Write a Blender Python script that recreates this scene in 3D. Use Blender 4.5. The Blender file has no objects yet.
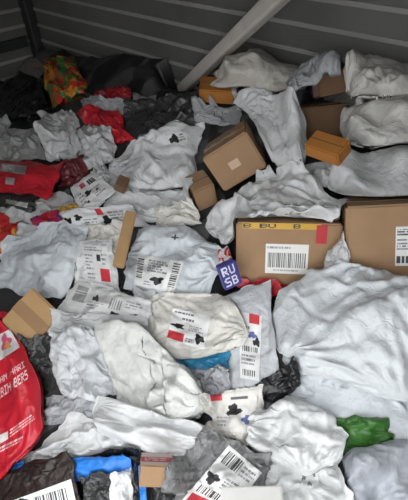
import bpy, math, random
import numpy as np
from mathutils import Vector, Matrix

rng = np.random.default_rng(7)
random.seed(7)
scene = bpy.context.scene
col = scene.collection

# ------------------------------------------------------------------ camera
FPX = 392.0
PITCH = math.radians(43.0)
CAM = np.array([0.0, 0.0, 1.95])
cd = bpy.data.cameras.new('camera')
cam = bpy.data.objects.new('camera', cd)
col.objects.link(cam)
cam.location = CAM
cam.rotation_euler = (math.pi / 2 - PITCH, 0, 0)
cd.sensor_fit = 'HORIZONTAL'
cd.sensor_width = 36.0
cd.lens = 36.0 * FPX / 408.0
cd.clip_start = 0.02
scene.camera = cam

# ------------------------------------------------------------------ world, exposure
world = bpy.data.worlds.new('overcast_sky')
scene.world = world
world.use_nodes = True
bgn = world.node_tree.nodes['Background']
bgn.inputs[0].default_value = (0.97, 0.985, 1.0, 1)
bgn.inputs[1].default_value = 1.0
scene.view_settings.view_transform = 'Standard'
scene.view_settings.look = 'None'
scene.view_settings.gamma = 1.0
scene.view_settings.use_curve_mapping = False
scene.view_settings.exposure = 1.82

# ------------------------------------------------------------------ container frame
CORNER = np.array([-1.30, 3.35])
W1 = np.array([0.780, -0.626]); W1 = W1 / np.linalg.norm(W1)     # along the long side wall
W2 = np.array([-W1[1] * -1, -W1[0]])                             # away from the long wall
if W2 @ (np.zeros(2) - CORNER) < 0:
    W2 = -W2
LEN_S, WID_T, HGT = 4.0, 2.45, 2.12
ROOF_T = 1.72  # unseen roof edge, pulled back so daylight falls on the near heap
GAP_S = 1.55             # roof whole nearer the end wall; unseen gap beyond shaped for the light
OPEN_S = 2.5          # unseen near side left open from here on, set for the light falloff


def sw(s, t, z):
    p = CORNER + W1 * s + W2 * t
    return (p[0], p[1], z)


def to_st(x, y):
    dx, dy = x - CORNER[0], y - CORNER[1]
    return dx * W1[0] + dy * W1[1], dx * W2[0] + dy * W2[1]


# ------------------------------------------------------------------ helpers
def link_mesh(name, verts, faces, mat=None, parent=None, smooth=False, origin=None):
    me = bpy.data.meshes.new(name)
    v = np.asarray(verts, float)
    if origin is not None:
        v = v - np.asarray(origin)
    me.from_pydata(v.tolist(), [], [list(map(int, f)) for f in faces])
    if smooth:
        me.polygons.foreach_set('use_smooth', [True] * len(me.polygons))
    me.update()
    o = bpy.data.objects.new(name, me)
    if mat:
        me.materials.append(mat)
    if parent is not None:
        o.parent = parent
    elif origin is not None:
        o.location = origin
    col.objects.link(o)
    return o


def tag(o, label=None, cat=None, group=None, kind=None):
    if label: o['label'] = label
    if cat: o['category'] = cat
    if group: o['group'] = group
    if kind: o['kind'] = kind
    return o


def nodes_of(name):
    m = bpy.data.materials.new(name)
    m.use_nodes = True
    nt = m.node_tree
    return m, nt, nt.nodes['Principled BSDF']


_mats = {}


def poly(colr, rough=0.38, bump=0.26, vary=0.10, trans=0.0):
    """crinkled polythene film"""
    key = (tuple(colr), rough, bump, vary, trans)
    if key in _mats: return _mats[key]
    m, nt, b = nodes_of('polythene')
    N, L = nt.nodes, nt.links
    tc = N.new('ShaderNodeTexCoord')
    n1 = N.new('ShaderNodeTexNoise'); n1.inputs['Scale'].default_value = 9; n1.inputs['Detail'].default_value = 4
    L.new(tc.outputs['Object'], n1.inputs['Vector'])
    mix = N.new('ShaderNodeMix'); mix.data_type = 'RGBA'
    c = np.array(colr)
    mix.inputs[6].default_value = (*np.clip(c * (1 - vary), 0, 1), 1)
    mix.inputs[7].default_value = (*np.clip(c * (1 + vary), 0, 1), 1)
    L.new(n1.outputs['Fac'], mix.inputs[0])
    L.new(mix.outputs[2], b.inputs['Base Color'])
    b.inputs['Roughness'].default_value = rough
    n2 = N.new('ShaderNodeTexNoise'); n2.inputs['Scale'].default_value = 42; n2.inputs['Detail'].default_value = 2
    n2.inputs['Distortion'].default_value = 1.2
    try: n2.noise_type = 'RIDGED_MULTIFRACTAL'
    except Exception: pass
    L.new(tc.outputs['Object'], n2.inputs['Vector'])
    bp = N.new('ShaderNodeBump'); bp.inputs['Strength'].default_value = bump; bp.inputs['Distance'].default_value = 0.012
    vo = N.new('ShaderNodeTexVoronoi'); vo.inputs['Scale'].default_value = 21
    wp = N.new('ShaderNodeVectorMath'); wp.operation = 'MULTIPLY_ADD'
    wn = N.new('ShaderNodeTexNoise'); wn.inputs['Scale'].default_value = 16; wn.inputs['Detail'].default_value = 2
    L.new(tc.outputs['Object'], wn.inputs['Vector'])
    L.new(wn.outputs['Color'], wp.inputs[0]); wp.inputs[1].default_value = (.09, .09, .09)
    L.new(tc.outputs['Object'], wp.inputs[2]); L.new(wp.outputs[0], vo.inputs['Vector'])
    ad = N.new('ShaderNodeMath'); ad.operation = 'MULTIPLY_ADD'; ad.inputs[1].default_value = 1.6
    L.new(vo.outputs['Distance'], ad.inputs[0]); L.new(n2.outputs['Fac'], ad.inputs[2])
    L.new(ad.outputs[0], bp.inputs['Height'])
    L.new(bp.outputs[0], b.inputs['Normal'])
    if trans:
        b.inputs['Transmission Weight'].default_value = trans
    _mats[key] = m
    return m


def card(colr, name='cardboard'):
    key = ('card', tuple(colr))
    if key in _mats: return _mats[key]
    m, nt, b = nodes_of(name)
    N, L = nt.nodes, nt.links
    tc = N.new('ShaderNodeTexCoord')
    n1 = N.new('ShaderNodeTexNoise'); n1.inputs['Scale'].default_value = 14; n1.inputs['Detail'].default_value = 6
    L.new(tc.outputs['Object'], n1.inputs['Vector'])
    mix = N.new('ShaderNodeMix'); mix.data_type = 'RGBA'
    c = np.array(colr)
    mix.inputs[6].default_value = (*(c * .84), 1)
    mix.inputs[7].default_value = (*np.clip(c * 1.14, 0, 1), 1)
    L.new(n1.outputs['Fac'], mix.inputs[0])
    L.new(mix.outputs[2], b.inputs['Base Color'])
    b.inputs['Roughness'].default_value = .8
    wv = N.new('ShaderNodeTexWave'); wv.inputs['Scale'].default_value = 60
    L.new(tc.outputs['Object'], wv.inputs['Vector'])
    bp = N.new('ShaderNodeBump'); bp.inputs['Strength'].default_value = .06; bp.inputs['Distance'].default_value = .001
    L.new(wv.outputs['Fac'], bp.inputs['Height']); L.new(bp.outputs[0], b.inputs['Normal'])
    _mats[key] = m
    return m


def plain(name, colr, rough=.5, metal=0.0):
    key = (name, tuple(colr), rough)
    if key in _mats: return _mats[key]
    m, nt, b = nodes_of(name)
    N, L = nt.nodes, nt.links
    tc = N.new('ShaderNodeTexCoord')
    n1 = N.new('ShaderNodeTexNoise'); n1.inputs['Scale'].default_value = 12; n1.inputs['Detail'].default_value = 5
    L.new(tc.outputs['Object'], n1.inputs['Vector'])
    mix = N.new('ShaderNodeMix'); mix.data_type = 'RGBA'
    c = np.array(colr)
    mix.inputs[6].default_value = (*(c * .85), 1)
    mix.inputs[7].default_value = (*np.clip(c * 1.12, 0, 1), 1)
    L.new(n1.outputs['Fac'], mix.inputs[0])
    L.new(mix.outputs[2], b.inputs['Base Color'])
    b.inputs['Roughness'].default_value = rough
    b.inputs['Metallic'].default_value = metal
    _mats[key] = m
    return m


def print_mat():
    if 'print' in _mats: return _mats['print']
    m, nt, b = nodes_of('printed_paper')
    a = nt.nodes.new('ShaderNodeAttribute'); a.attribute_name = 'ink'
    nt.links.new(a.outputs['Color'], b.inputs['Base Color'])
    b.inputs['Roughness'].default_value = .5
    _mats['print'] = m
    return m


def patchwork(cols, scale, rough=.4, dist=1.5):
    """printed film with irregular areas of flat colour"""
    m, nt, b = nodes_of('printed_film')
    N, L = nt.nodes, nt.links
    tc = N.new('ShaderNodeTexCoord')
    n = N.new('ShaderNodeTexNoise'); n.inputs['Scale'].default_value = scale; n.inputs['Detail'].default_value = 1.0
    n.inputs['Distortion'].default_value = dist
    L.new(tc.outputs['Object'], n.inputs['Vector'])
    r = N.new('ShaderNodeValToRGB'); r.color_ramp.interpolation = 'CONSTANT'
    e = r.color_ramp.elements
    for i, (pos, c) in enumerate(cols):
        el = e[i] if i < 2 else e.new(pos)
        el.position = pos
        el.color = (*c, 1)
    L.new(n.outputs['Fac'], r.inputs[0])
    L.new(r.outputs[0], b.inputs['Base Color'])
    b.inputs['Roughness'].default_value = rough
    return m


# ------------------------------------------------------------------ the heap's mean surface, as a height field
NRM = np.array([-0.42, -0.30, 1.0]); NZ = 1 / np.linalg.norm(NRM); NRM = NRM * NZ
ORG = np.array([0, 0, 0.60])
E1 = np.array([1.0, 0, 0.42]); E1 /= np.linalg.norm(E1)
E2 = np.cross(NRM, E1)
CX, CU, CF = np.array([1., 0, 0]), np.array([0, math.sin(PITCH), math.cos(PITCH)]), np.array([0, math.cos(PITCH), -math.sin(PITCH)])
CELL = 0.005
A0, A1_, B0_, B1_ = -2.6, 2.0, -0.7, 4.3
NA, NB = int((A1_ - A0) / CELL), int((B1_ - B0_) / CELL)


def ray(px, py):
    px = np.asarray(px, float)[..., None]; py = np.asarray(py, float)[..., None]
    return (CX * (px - 204) + CU * (250 - py)) / FPX + CF


def on_heap(px, py, h):
    """the point of the sight line through (px, py) that lies h above the mean heap surface"""
    d = ray(px, py)
    k = (h + (ORG - CAM) @ NRM) / (d @ NRM)
    return CAM + d * np.asarray(k)[..., None]


def ab(P):
    q = P - ORG
    return q @ E1, q @ E2, q @ NRM


def sample(Hf, a, b):
    x = np.clip((a - A0) / CELL - .5, 0, NA - 1.001); y = np.clip((b - B0_) / CELL - .5, 0, NB - 1.001)
    i, j = x.astype(int), y.astype(int); fx, fy = x - i, y - j
    return (Hf[i, j] * (1 - fx) * (1 - fy) + Hf[i + 1, j] * fx * (1 - fy) + Hf[i, j + 1] * (1 - fx) * fy + Hf[i + 1, j + 1] * fx * fy)


def splat(a, b, h):
    i = ((a - A0) / CELL).astype(int); j = ((b - B0_) / CELL).astype(int)
    ok = (i >= 0) & (j >= 0) & (i < NA) & (j < NB)
    np.maximum.at(H, (i[ok], j[ok]), h[ok])


def splat_low(a, b, h):
    i = ((a - A0) / CELL).astype(int); j = ((b - B0_) / CELL).astype(int)
    ok = (i >= 0) & (j >= 0) & (i < NA) & (j < NB)
    np.minimum.at(HLOW, (i[ok], j[ok]), h[ok])


def grow(a, r, fn=np.maximum):
    """max (or min) filter"""
    for ax in (0, 1):
        o = a.copy()
        for s in range(-r, r + 1):
            o = fn(o, np.roll(a, s, ax))
        a = o
    return a


def boxblur(a, r):
    for ax in (0, 1):
        p = [(0, 0), (0, 0)]; p[ax] = (r + 1, r)
        c = np.cumsum(np.pad(a, p, mode='edge'), axis=ax)
        n = a.shape[ax]
        a = (np.take(c, range(2 * r + 1, n + 2 * r + 1), ax) - np.take(c, range(0, n), ax)) / (2 * r + 1)
    return a


def vnoise(shape, cells, g):
    """smooth value noise on a grid"""
    ca, cb = cells
    t = g.standard_normal((ca + 3, cb + 3))
    x = np.linspace(0, ca, shape[0], endpoint=False); y = np.linspace(0, cb, shape[1], endpoint=False)
    i, j = x.astype(int), y.astype(int)
    fx, fy = x - i, y - j
    fx = (fx * fx * (3 - 2 * fx))[:, None]; fy = (fy * fy * (3 - 2 * fy))[None]
    q = lambda di, dj: t[np.ix_(i + di, j + dj)]
    return q(0, 0) * (1 - fx) * (1 - fy) + q(1, 0) * fx * (1 - fy) + q(0, 1) * (1 - fx) * fy + q(1, 1) * fx * fy


# ------------------------------------------------------------------ structure: the steel box
wall_m, nt, b = nodes_of('painted_sheet_steel')
tcn = nt.nodes.new('ShaderNodeTexCoord')
nz = nt.nodes.new('ShaderNodeTexNoise'); nz.inputs['Scale'].default_value = 3.0; nz.inputs['Detail'].default_value = 6
nt.links.new(tcn.outputs['Object'], nz.inputs['Vector'])
rp = nt.nodes.new('ShaderNodeValToRGB')
rp.color_ramp.elements[0].position = .3; rp.color_ramp.elements[0].color = (.115, .113, .108, 1)
rp.color_ramp.elements[1].position = .7; rp.color_ramp.elements[1].color = (.17, .167, .16, 1)
nt.links.new(nz.outputs['Fac'], rp.inputs[0]); nt.links.new(rp.outputs[0], b.inputs['Base Color'])
b.inputs['Roughness'].default_value = .5
rib_m = plain('worn_rib_paint', (.36, .35, .33), .45)
post_m = plain('dark_steel', (.035, .036, .036), .5)
pole_m = plain('pale_painted_steel', (.62, .58, .53), .5)
floor_m = plain('worn_plywood', (.10, .075, .05), .8)
ground_m = plain('asphalt', (.13, .13, .13), .9)


def quadbox(name, p, q, mat, parent=None, sizes=None):
    """straight bar with a rectangular section from p to q"""
    p, q = Vector(p), Vector(q)
    w, h = sizes
    d = (q - p).normalized()
    up = Vector((0, 0, 1)) if abs(d.z) < .95 else Vector((W1[0], W1[1], 0))
    sx = d.cross(up).normalized(); sy = sx.cross(d).normalized()
    bv = min(w, h) * .18
    prof = []
    for (cx, cy, a0) in ((1, 1, 0), (-1, 1, 90), (-1, -1, 180), (1, -1, 270)):
        for k in range(3):
            an = math.radians(a0 + 45 * k)
            prof.append((cx * (w / 2 - bv) + bv * math.cos(an), cy * (h / 2 - bv) + bv * math.sin(an)))
    n = len(prof)
    vs = [tuple(e + sx * x + sy * y) for e in (p, q) for x, y in prof]
    fs = [(i, (i + 1) % n, n + (i + 1) % n, n + i) for i in range(n)] + [tuple(range(n))[::-1], tuple(range(n, 2 * n))]
    return link_mesh(name, vs, fs, mat, parent)


def sheet_wall(name, a, bb, mat, thick=.03, top=HGT):
    """flat sheet between floor points a and bb, outer skin included"""
    A, Bp = np.array(a), np.array(bb)
    d = (Bp - A) / np.linalg.norm(Bp - A)
    mid = CORNER + W1 * LEN_S / 2 + W2 * WID_T / 2
    n = np.array([-d[1], d[0]])
    if n @ (mid - A) > 0: n = -n
    v = [(A[0], A[1], 0), (Bp[0], Bp[1], 0), (Bp[0], Bp[1], top), (A[0], A[1], top)]
    v += [(x + n[0] * thick, y + n[1] * thick, z) for x, y, z in v]
    f = [(0, 1, 2, 3), (7, 6, 5, 4), (0, 4, 5, 1), (1, 5, 6, 2), (2, 6, 7, 3), (3, 7, 4, 0)]
    o = link_mesh(name, v, f, mat)
    return tag(o, kind='structure')


wall_back = sheet_wall('wall_back', sw(0, 0, 0)[:2], sw(LEN_S, 0, 0)[:2], wall_m)
wall_left = sheet_wall('wall_left', sw(0, 0, 0)[:2], sw(0, WID_T, 0)[:2], wall_m)
wall_front = sheet_wall('wall_front', sw(0, WID_T, 0)[:2], sw(OPEN_S, WID_T, 0)[:2], wall_m)  # unseen wall, its length chosen to darken the back left corner
wall_right = sheet_wall('wall_right', sw(LEN_S, 0, 0)[:2], sw(LEN_S, WID_T, 0)[:2], wall_m)  # unseen end, closed off so daylight falls away towards the back
RIB = 0.105
k = 0
z = .55
while z < HGT - .03:
    r = quadbox('rib', sw(.03, .003, z), sw(LEN_S, .003, z), rib_m, wall_back, (.012, .020))
    r2 = quadbox('rib', sw(.003, .03, z), sw(.003, WID_T, z), rib_m, wall_left, (.012, .020))
    z += RIB
post = quadbox('trim_1', sw(.03, .03, 0), sw(.03, .03, HGT), post_m, None, (.085, .085)); tag(post, kind='structure')
rail = quadbox('trim_2', sw(.02, .10, 1.08), sw(.02, WID_T, 1.08), post_m, None, (.03, .07)); tag(rail, kind='structure')
v = [sw(-.03, -.03, HGT), sw(LEN_S + .03, -.03, HGT), sw(LEN_S + .03, ROOF_T, HGT), sw(GAP_S, ROOF_T, HGT), sw(GAP_S, WID_T + .03, HGT), sw(-.03, WID_T + .03, HGT)]
v += [(x, y, zz + .04) for x, y, zz in v]
ceil = link_mesh('ceiling', v, [(5, 4, 3, 2, 1, 0), (6, 7, 8, 9, 10, 11)] + [(q, (q + 1) % 6, 6 + (q + 1) % 6, 6 + q) for q in range(6)], wall_m)  # out of view; L-shaped outline made for the light gradient
tag(ceil, kind='structure')
v = [sw(-.03, -.03, 0), sw(LEN_S, -.03, 0), sw(LEN_S, WID_T + .03, 0), sw(-.03, WID_T + .03, 0)]
v += [(x, y, -.05) for x, y, zz in v]
flr = link_mesh('floor', v, [(0, 1, 2, 3), (7, 6, 5, 4), (0, 4, 5, 1), (1, 5, 6, 2), (2, 6, 7, 3), (3, 7, 4, 0)], floor_m)
tag(flr, kind='structure')
g = 14
gnd = link_mesh('ground', [(-g, -g, -.06), (g, -g, -.06), (g, g, -.06), (-g, g, -.06)], [(0, 1, 2, 3)], ground_m)  # unseen ground outside, added to bounce daylight
tag(gnd, kind='structure')

# the pale square post that leans from the heap's back edge up to the roof
pb = CAM + ray(184, 88) * 2.30
pt = CAM + ray(275, 0) * 1.42
dirp = (pt - pb) / np.linalg.norm(pt - pb)
top_end = pb + dirp * ((HGT - .01 - pb[2]) / dirp[2])
pole = quadbox('leaning_post', pb - dirp * .02, top_end, pole_m, None, (.062, .062))
POST_LINE = (pb - dirp * .02, dirp)
tag(pole, 'pale square steel post leaning up to the roof behind the heap', 'post')

# ------------------------------------------------------------------ buried layers of the heap
MS, MT = 170, 130
ss = np.linspace(.04, 3.75, MS); tt = np.linspace(.04, WID_T - .04, MT)
S, T = np.meshgrid(ss, tt, indexing='ij')
PX = CORNER[0] + W1[0] * S + W2[0] * T; PY = CORNER[1] + W1[1] * S + W2[1] * T
gz = .60 + .42 * PX + .30 * PY - .045
cr = (1 - np.abs(vnoise((MS, MT), (15, 12), rng))) * .022 + (1 - np.abs(vnoise((MS, MT), (36, 28), rng))) * .010
edge = np.clip((3.75 - S) / .45, 0, 1)
gz = np.maximum((gz + cr) * edge ** .6, .005)
vs = np.stack([PX, PY, gz], -1).reshape(-1, 3)
idx = np.arange(MS * MT).reshape(MS, MT)
fs = np.stack([idx[:-1, :-1], idx[1:, :-1], idx[1:, 1:], idx[:-1, 1:]], -1).reshape(-1, 4)
n1, n2 = Vector(vs[1] - vs[0]), Vector(vs[MT] - vs[0])
if n2.cross(n1).z < 0: fs = fs[:, ::-1]
heap_m, nt, b = nodes_of('buried_plastic')  # greys kept near black, painting in the shade between bags
tcn = nt.nodes.new('ShaderNodeTexCoord')
vo = nt.nodes.new('ShaderNodeTexVoronoi'); vo.inputs['Scale'].default_value = 7
nt.links.new(tcn.outputs['Object'], vo.inputs['Vector'])
rp = nt.nodes.new('ShaderNodeValToRGB'); rp.color_ramp.interpolation = 'CONSTANT'
for i, (p_, c_) in enumerate([(0, .02), (.45, .04), (.7, .10), (.88, .2)]):
    el = rp.color_ramp.elements[i] if i < 2 else rp.color_ramp.elements.new(p_)
    el.position = p_; el.color = (c_, c_, c_ * 1.03, 1)
nt.links.new(vo.outputs['Color'], rp.inputs[0]); nt.links.new(rp.outputs[0], b.inputs['Base Color'])
b.inputs['Roughness'].default_value = .4
H = np.full((NA, NB), -0.30)
up = lambda q: np.stack([np.interp(np.linspace(0, 1, q.shape[0] * 4), np.linspace(0, 1, q.shape[0]), q[:, j]) for j in range(q.shape[1])], 1)
up2 = lambda q: up(up(q).T).T
a_, b_, h_ = ab(np.stack([up2(PX), up2(PY), up2(gz)], -1))
splat(a_.ravel(), b_.ravel(), h_.ravel())
H = np.maximum(H, boxblur(H, 2))
HLOW = np.full((NA, NB), 9.0)
_q = POST_LINE[0] + np.linspace(-.03, .5, 300)[:, None, None] * POST_LINE[1] + (np.array([[i, j, 0] for i in np.linspace(-.05, .05, 25) for j in np.linspace(-.05, .05, 25)]))[None]


# ------------------------------------------------------------------ crumpled film: small batch cloth solver
NG = 60
NP = 22


def make_sheets():
    n, B = NG, NP
    h = 1.0 / (n - 1)
    gr = np.linspace(-.5, .5, n)
    Xg, Yg = np.meshgrid(gr, gr, indexing='ij')
    P = np.zeros((B, n, n, 3))
    R = np.zeros((B, n, n))
    Cn = np.zeros((B, n, n)); amp = np.zeros(B)
    edge0 = np.zeros((B, n, n, 2))
    for k in range(B):
        g = np.random.default_rng(100 + k)
        c = g.uniform(.89, .94)
        P[k, ..., 0] = Xg * c; P[k, ..., 1] = Yg * c
        P[k, ..., 0] += .014 * vnoise((n, n), (5, 5), g); P[k, ..., 1] += .014 * vnoise((n, n), (5, 5), g)
        p = g.uniform(2.2, 4.5)
        e = g.uniform(.43, .49)
        body = np.clip(1 - (np.abs(Xg * c) / e) ** p, 0, 1) * np.clip(1 - (np.abs(Yg * c) / e) ** p, 0, 1)
        lump = 1 + .38 * vnoise((n, n), (4, 4), g)
        Cn[k] = .10 * body ** .7 * lump
        an = g.uniform(0, math.pi)
        ph = (Xg * math.cos(an) + Yg * math.sin(an)) * g.uniform(5, 9) + 1.2 * vnoise((n, n), (3, 3), g)
        fold = 1 - np.abs(np.mod(ph, 2) - 1) * 2
        P[k, ..., 2] = Cn[k] + .012 * fold + .010 * vnoise((n, n), (9, 9), g) + .006 * vnoise((n, n), (20, 20), g)
        edge0[k] = P[k, ..., :2]
    bd = np.zeros((n, n), bool); bd[0] = bd[-1] = True; bd[:, 0] = bd[:, -1] = True
    cen = P.copy()

    def con(sa, sb, L, w=.5):
        a, b = P[sa], P[sb]
        d = b - a
        l = np.sqrt((d * d).sum(-1, keepdims=True)) + 1e-9
        q = d * (w * (l - L) / l)
        P[sa] += q; P[sb] -= q
    sl = slice
    A = sl(None)
    lists = []
    for par in (0, 1):
        m = (n - par) // 2 * 2
        i0, i1 = sl(par, par + m - 1, 2), sl(par + 1, par + m, 2)
        lists.append(((A, i0, A), (A, i1, A), h))
        lists.append(((A, A, i0), (A, A, i1), h))
        lists.append(((A, i0, sl(0, n - 1)), (A, i1, sl(1, n)), h * 1.4142))
        lists.append(((A, i0, sl(1, n)), (A, i1, sl(0, n - 1)), h * 1.4142))
    for it in range(130):
        P[..., 2] -= .0009
        for sa, sb, L in lists:
            con(sa, sb, L, .45)
        if it < 125 and it % 2 == 0:
            lap = P[:, :-2, 1:-1] + P[:, 2:, 1:-1] + P[:, 1:-1, :-2] + P[:, 1:-1, 2:] - 4 * P[:, 1:-1, 1:-1]
            P[:, 1:-1, 1:-1] += .05 * lap
        P[..., 2] = np.maximum(P[..., 2], Cn)
        P[:, bd, :2] = P[:, bd, :2] * .7 + edge0[:, bd] * .3
        P[:, bd, 2] *= .8
    return P


SHEETS = make_sheets()
_bag_no = [0]


def quadmap(c, u, v):
    """4 corners, or 8 points (corners and edge middles, clockwise), to a patch"""
    c = np.asarray(c, float)
    x, y = 2 * u - 1, 2 * v - 1
    if len(c) == 4:
        w = [(1 - x) * (1 - y) / 4, (1 + x) * (1 - y) / 4, (1 + x) * (1 + y) / 4, (1 - x) * (1 + y) / 4]
    else:
        w = [(1 - x) * (1 - y) * (-x - y - 1) / 4, (1 - x * x) * (1 - y) / 2,
             (1 + x) * (1 - y) * (x - y - 1) / 4, (1 + x) * (1 - y * y) / 2,
             (1 + x) * (1 + y) * (x + y - 1) / 4, (1 - x * x) * (1 + y) / 2,
             (1 - x) * (1 + y) * (-x + y - 1) / 4, (1 - x) * (1 - y * y) / 2]
    return sum(wi[..., None] * ci for wi, ci in zip(w, c))


_wall = [.035, False]


def inside(P):
    s, t = to_st(P[..., 0], P[..., 1])
    ds = np.maximum(_wall[0] - s, 0); dt = np.maximum(_wall[0] - t, 0)
    if ds.max() > 0 or dt.max() > 0: _wall[1] = True
    P[..., 0] += ds * W1[0] + dt * W2[0]
    P[..., 1] += ds * W1[1] + dt * W2[1]
    return P


def worley(x, y, cell, g):
    """distance to the nearest of a jittered set of points, in cells"""
    x, y = x / cell, y / cell
    x0, y0 = math.floor(x.min()) - 2, math.floor(y.min()) - 2
    nx, ny = int(x.max() - x0) + 4, int(y.max() - y0) + 4
    jx, jy = g.random((nx, ny)), g.random((nx, ny))
    i, j = np.floor(x).astype(int) - x0, np.floor(y).astype(int) - y0
    best = np.full(x.shape, 9.0)
    for di in (-1, 0, 1):
        for dj in (-1, 0, 1):
            ii, jj = np.clip(i + di, 0, nx - 1), np.clip(j + dj, 0, ny - 1)
            best = np.minimum(best, np.hypot(ii + x0 + jx[ii, jj] - x, jj + y0 + jy[ii, jj] - y))
    return best


def creases(a, b, seed, u, v, size):
    """folds of crumpled film, in metres: fans from pinched edges, long tent creases, facets"""
    g = np.random.default_rng(900 + seed)
    n = a.shape
    k = min(1.0, size / .30)
    wx = .022 * k * vnoise(n, (6, 6), g); wy = .022 * k * vnoise(n, (6, 6), g)
    f = np.zeros(n)
    for _ in range(4):                                   # fans of folds
        e = g.integers(4); q = g.uniform(.1, .9)
        cu, cv = [(q, -.03), (q, 1.03), (-.03, q), (1.03, q)][e]
        du, dv = u - cu, v - cv
        th_ = np.arctan2(dv, du); rr = np.hypot(du, dv)
        ph = th_ * g.uniform(3, 6) + 8 * wx / max(k, .1) + g.uniform(0, 2)
        tri = 1 - 2 * np.abs(np.mod(ph, 2) - 1)
        f += g.uniform(.006, .012) * k * tri * rr / (rr + .12) * np.exp(-(rr / g.uniform(.28, .5)) ** 2)
    for _ in range(13):                                   # long creases
        an = g.uniform(0, math.pi)
        i0, j0 = g.integers(8, n[0] - 8), g.integers(8, n[1] - 8)
        d = (a - a[i0, j0] + wx) * math.cos(an) + (b - b[i0, j0] + wy) * math.sin(an)
        l = -(a - a[i0, j0]) * math.sin(an) + (b - b[i0, j0]) * math.cos(an)
        wd = g.uniform(.008, .018)
        m = np.exp(-(l / (g.uniform(.05, .14) * max(k, .5))) ** 2)
        f += k * m * (g.uniform(-.4, 1) * .012 * np.maximum(0, 1 - np.abs(d) / wd) + g.choice([-1, 1]) * .006 * np.tanh(d / .006))
    mk = np.clip(.75 + .45 * vnoise(n, (3, 3), g), .15, 1.5)
    f += mk * k * (.014 * (worley(a + wx, b + wy, .055 * max(k, .5), g) - .45) + .005 * (worley(a + wx, b + wy, .027, g) - .45))
    ed = np.clip(np.minimum(np.minimum(u, 1 - u), np.minimum(v, 1 - v)) / .06, .25, 1)
    return f * ed


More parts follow.
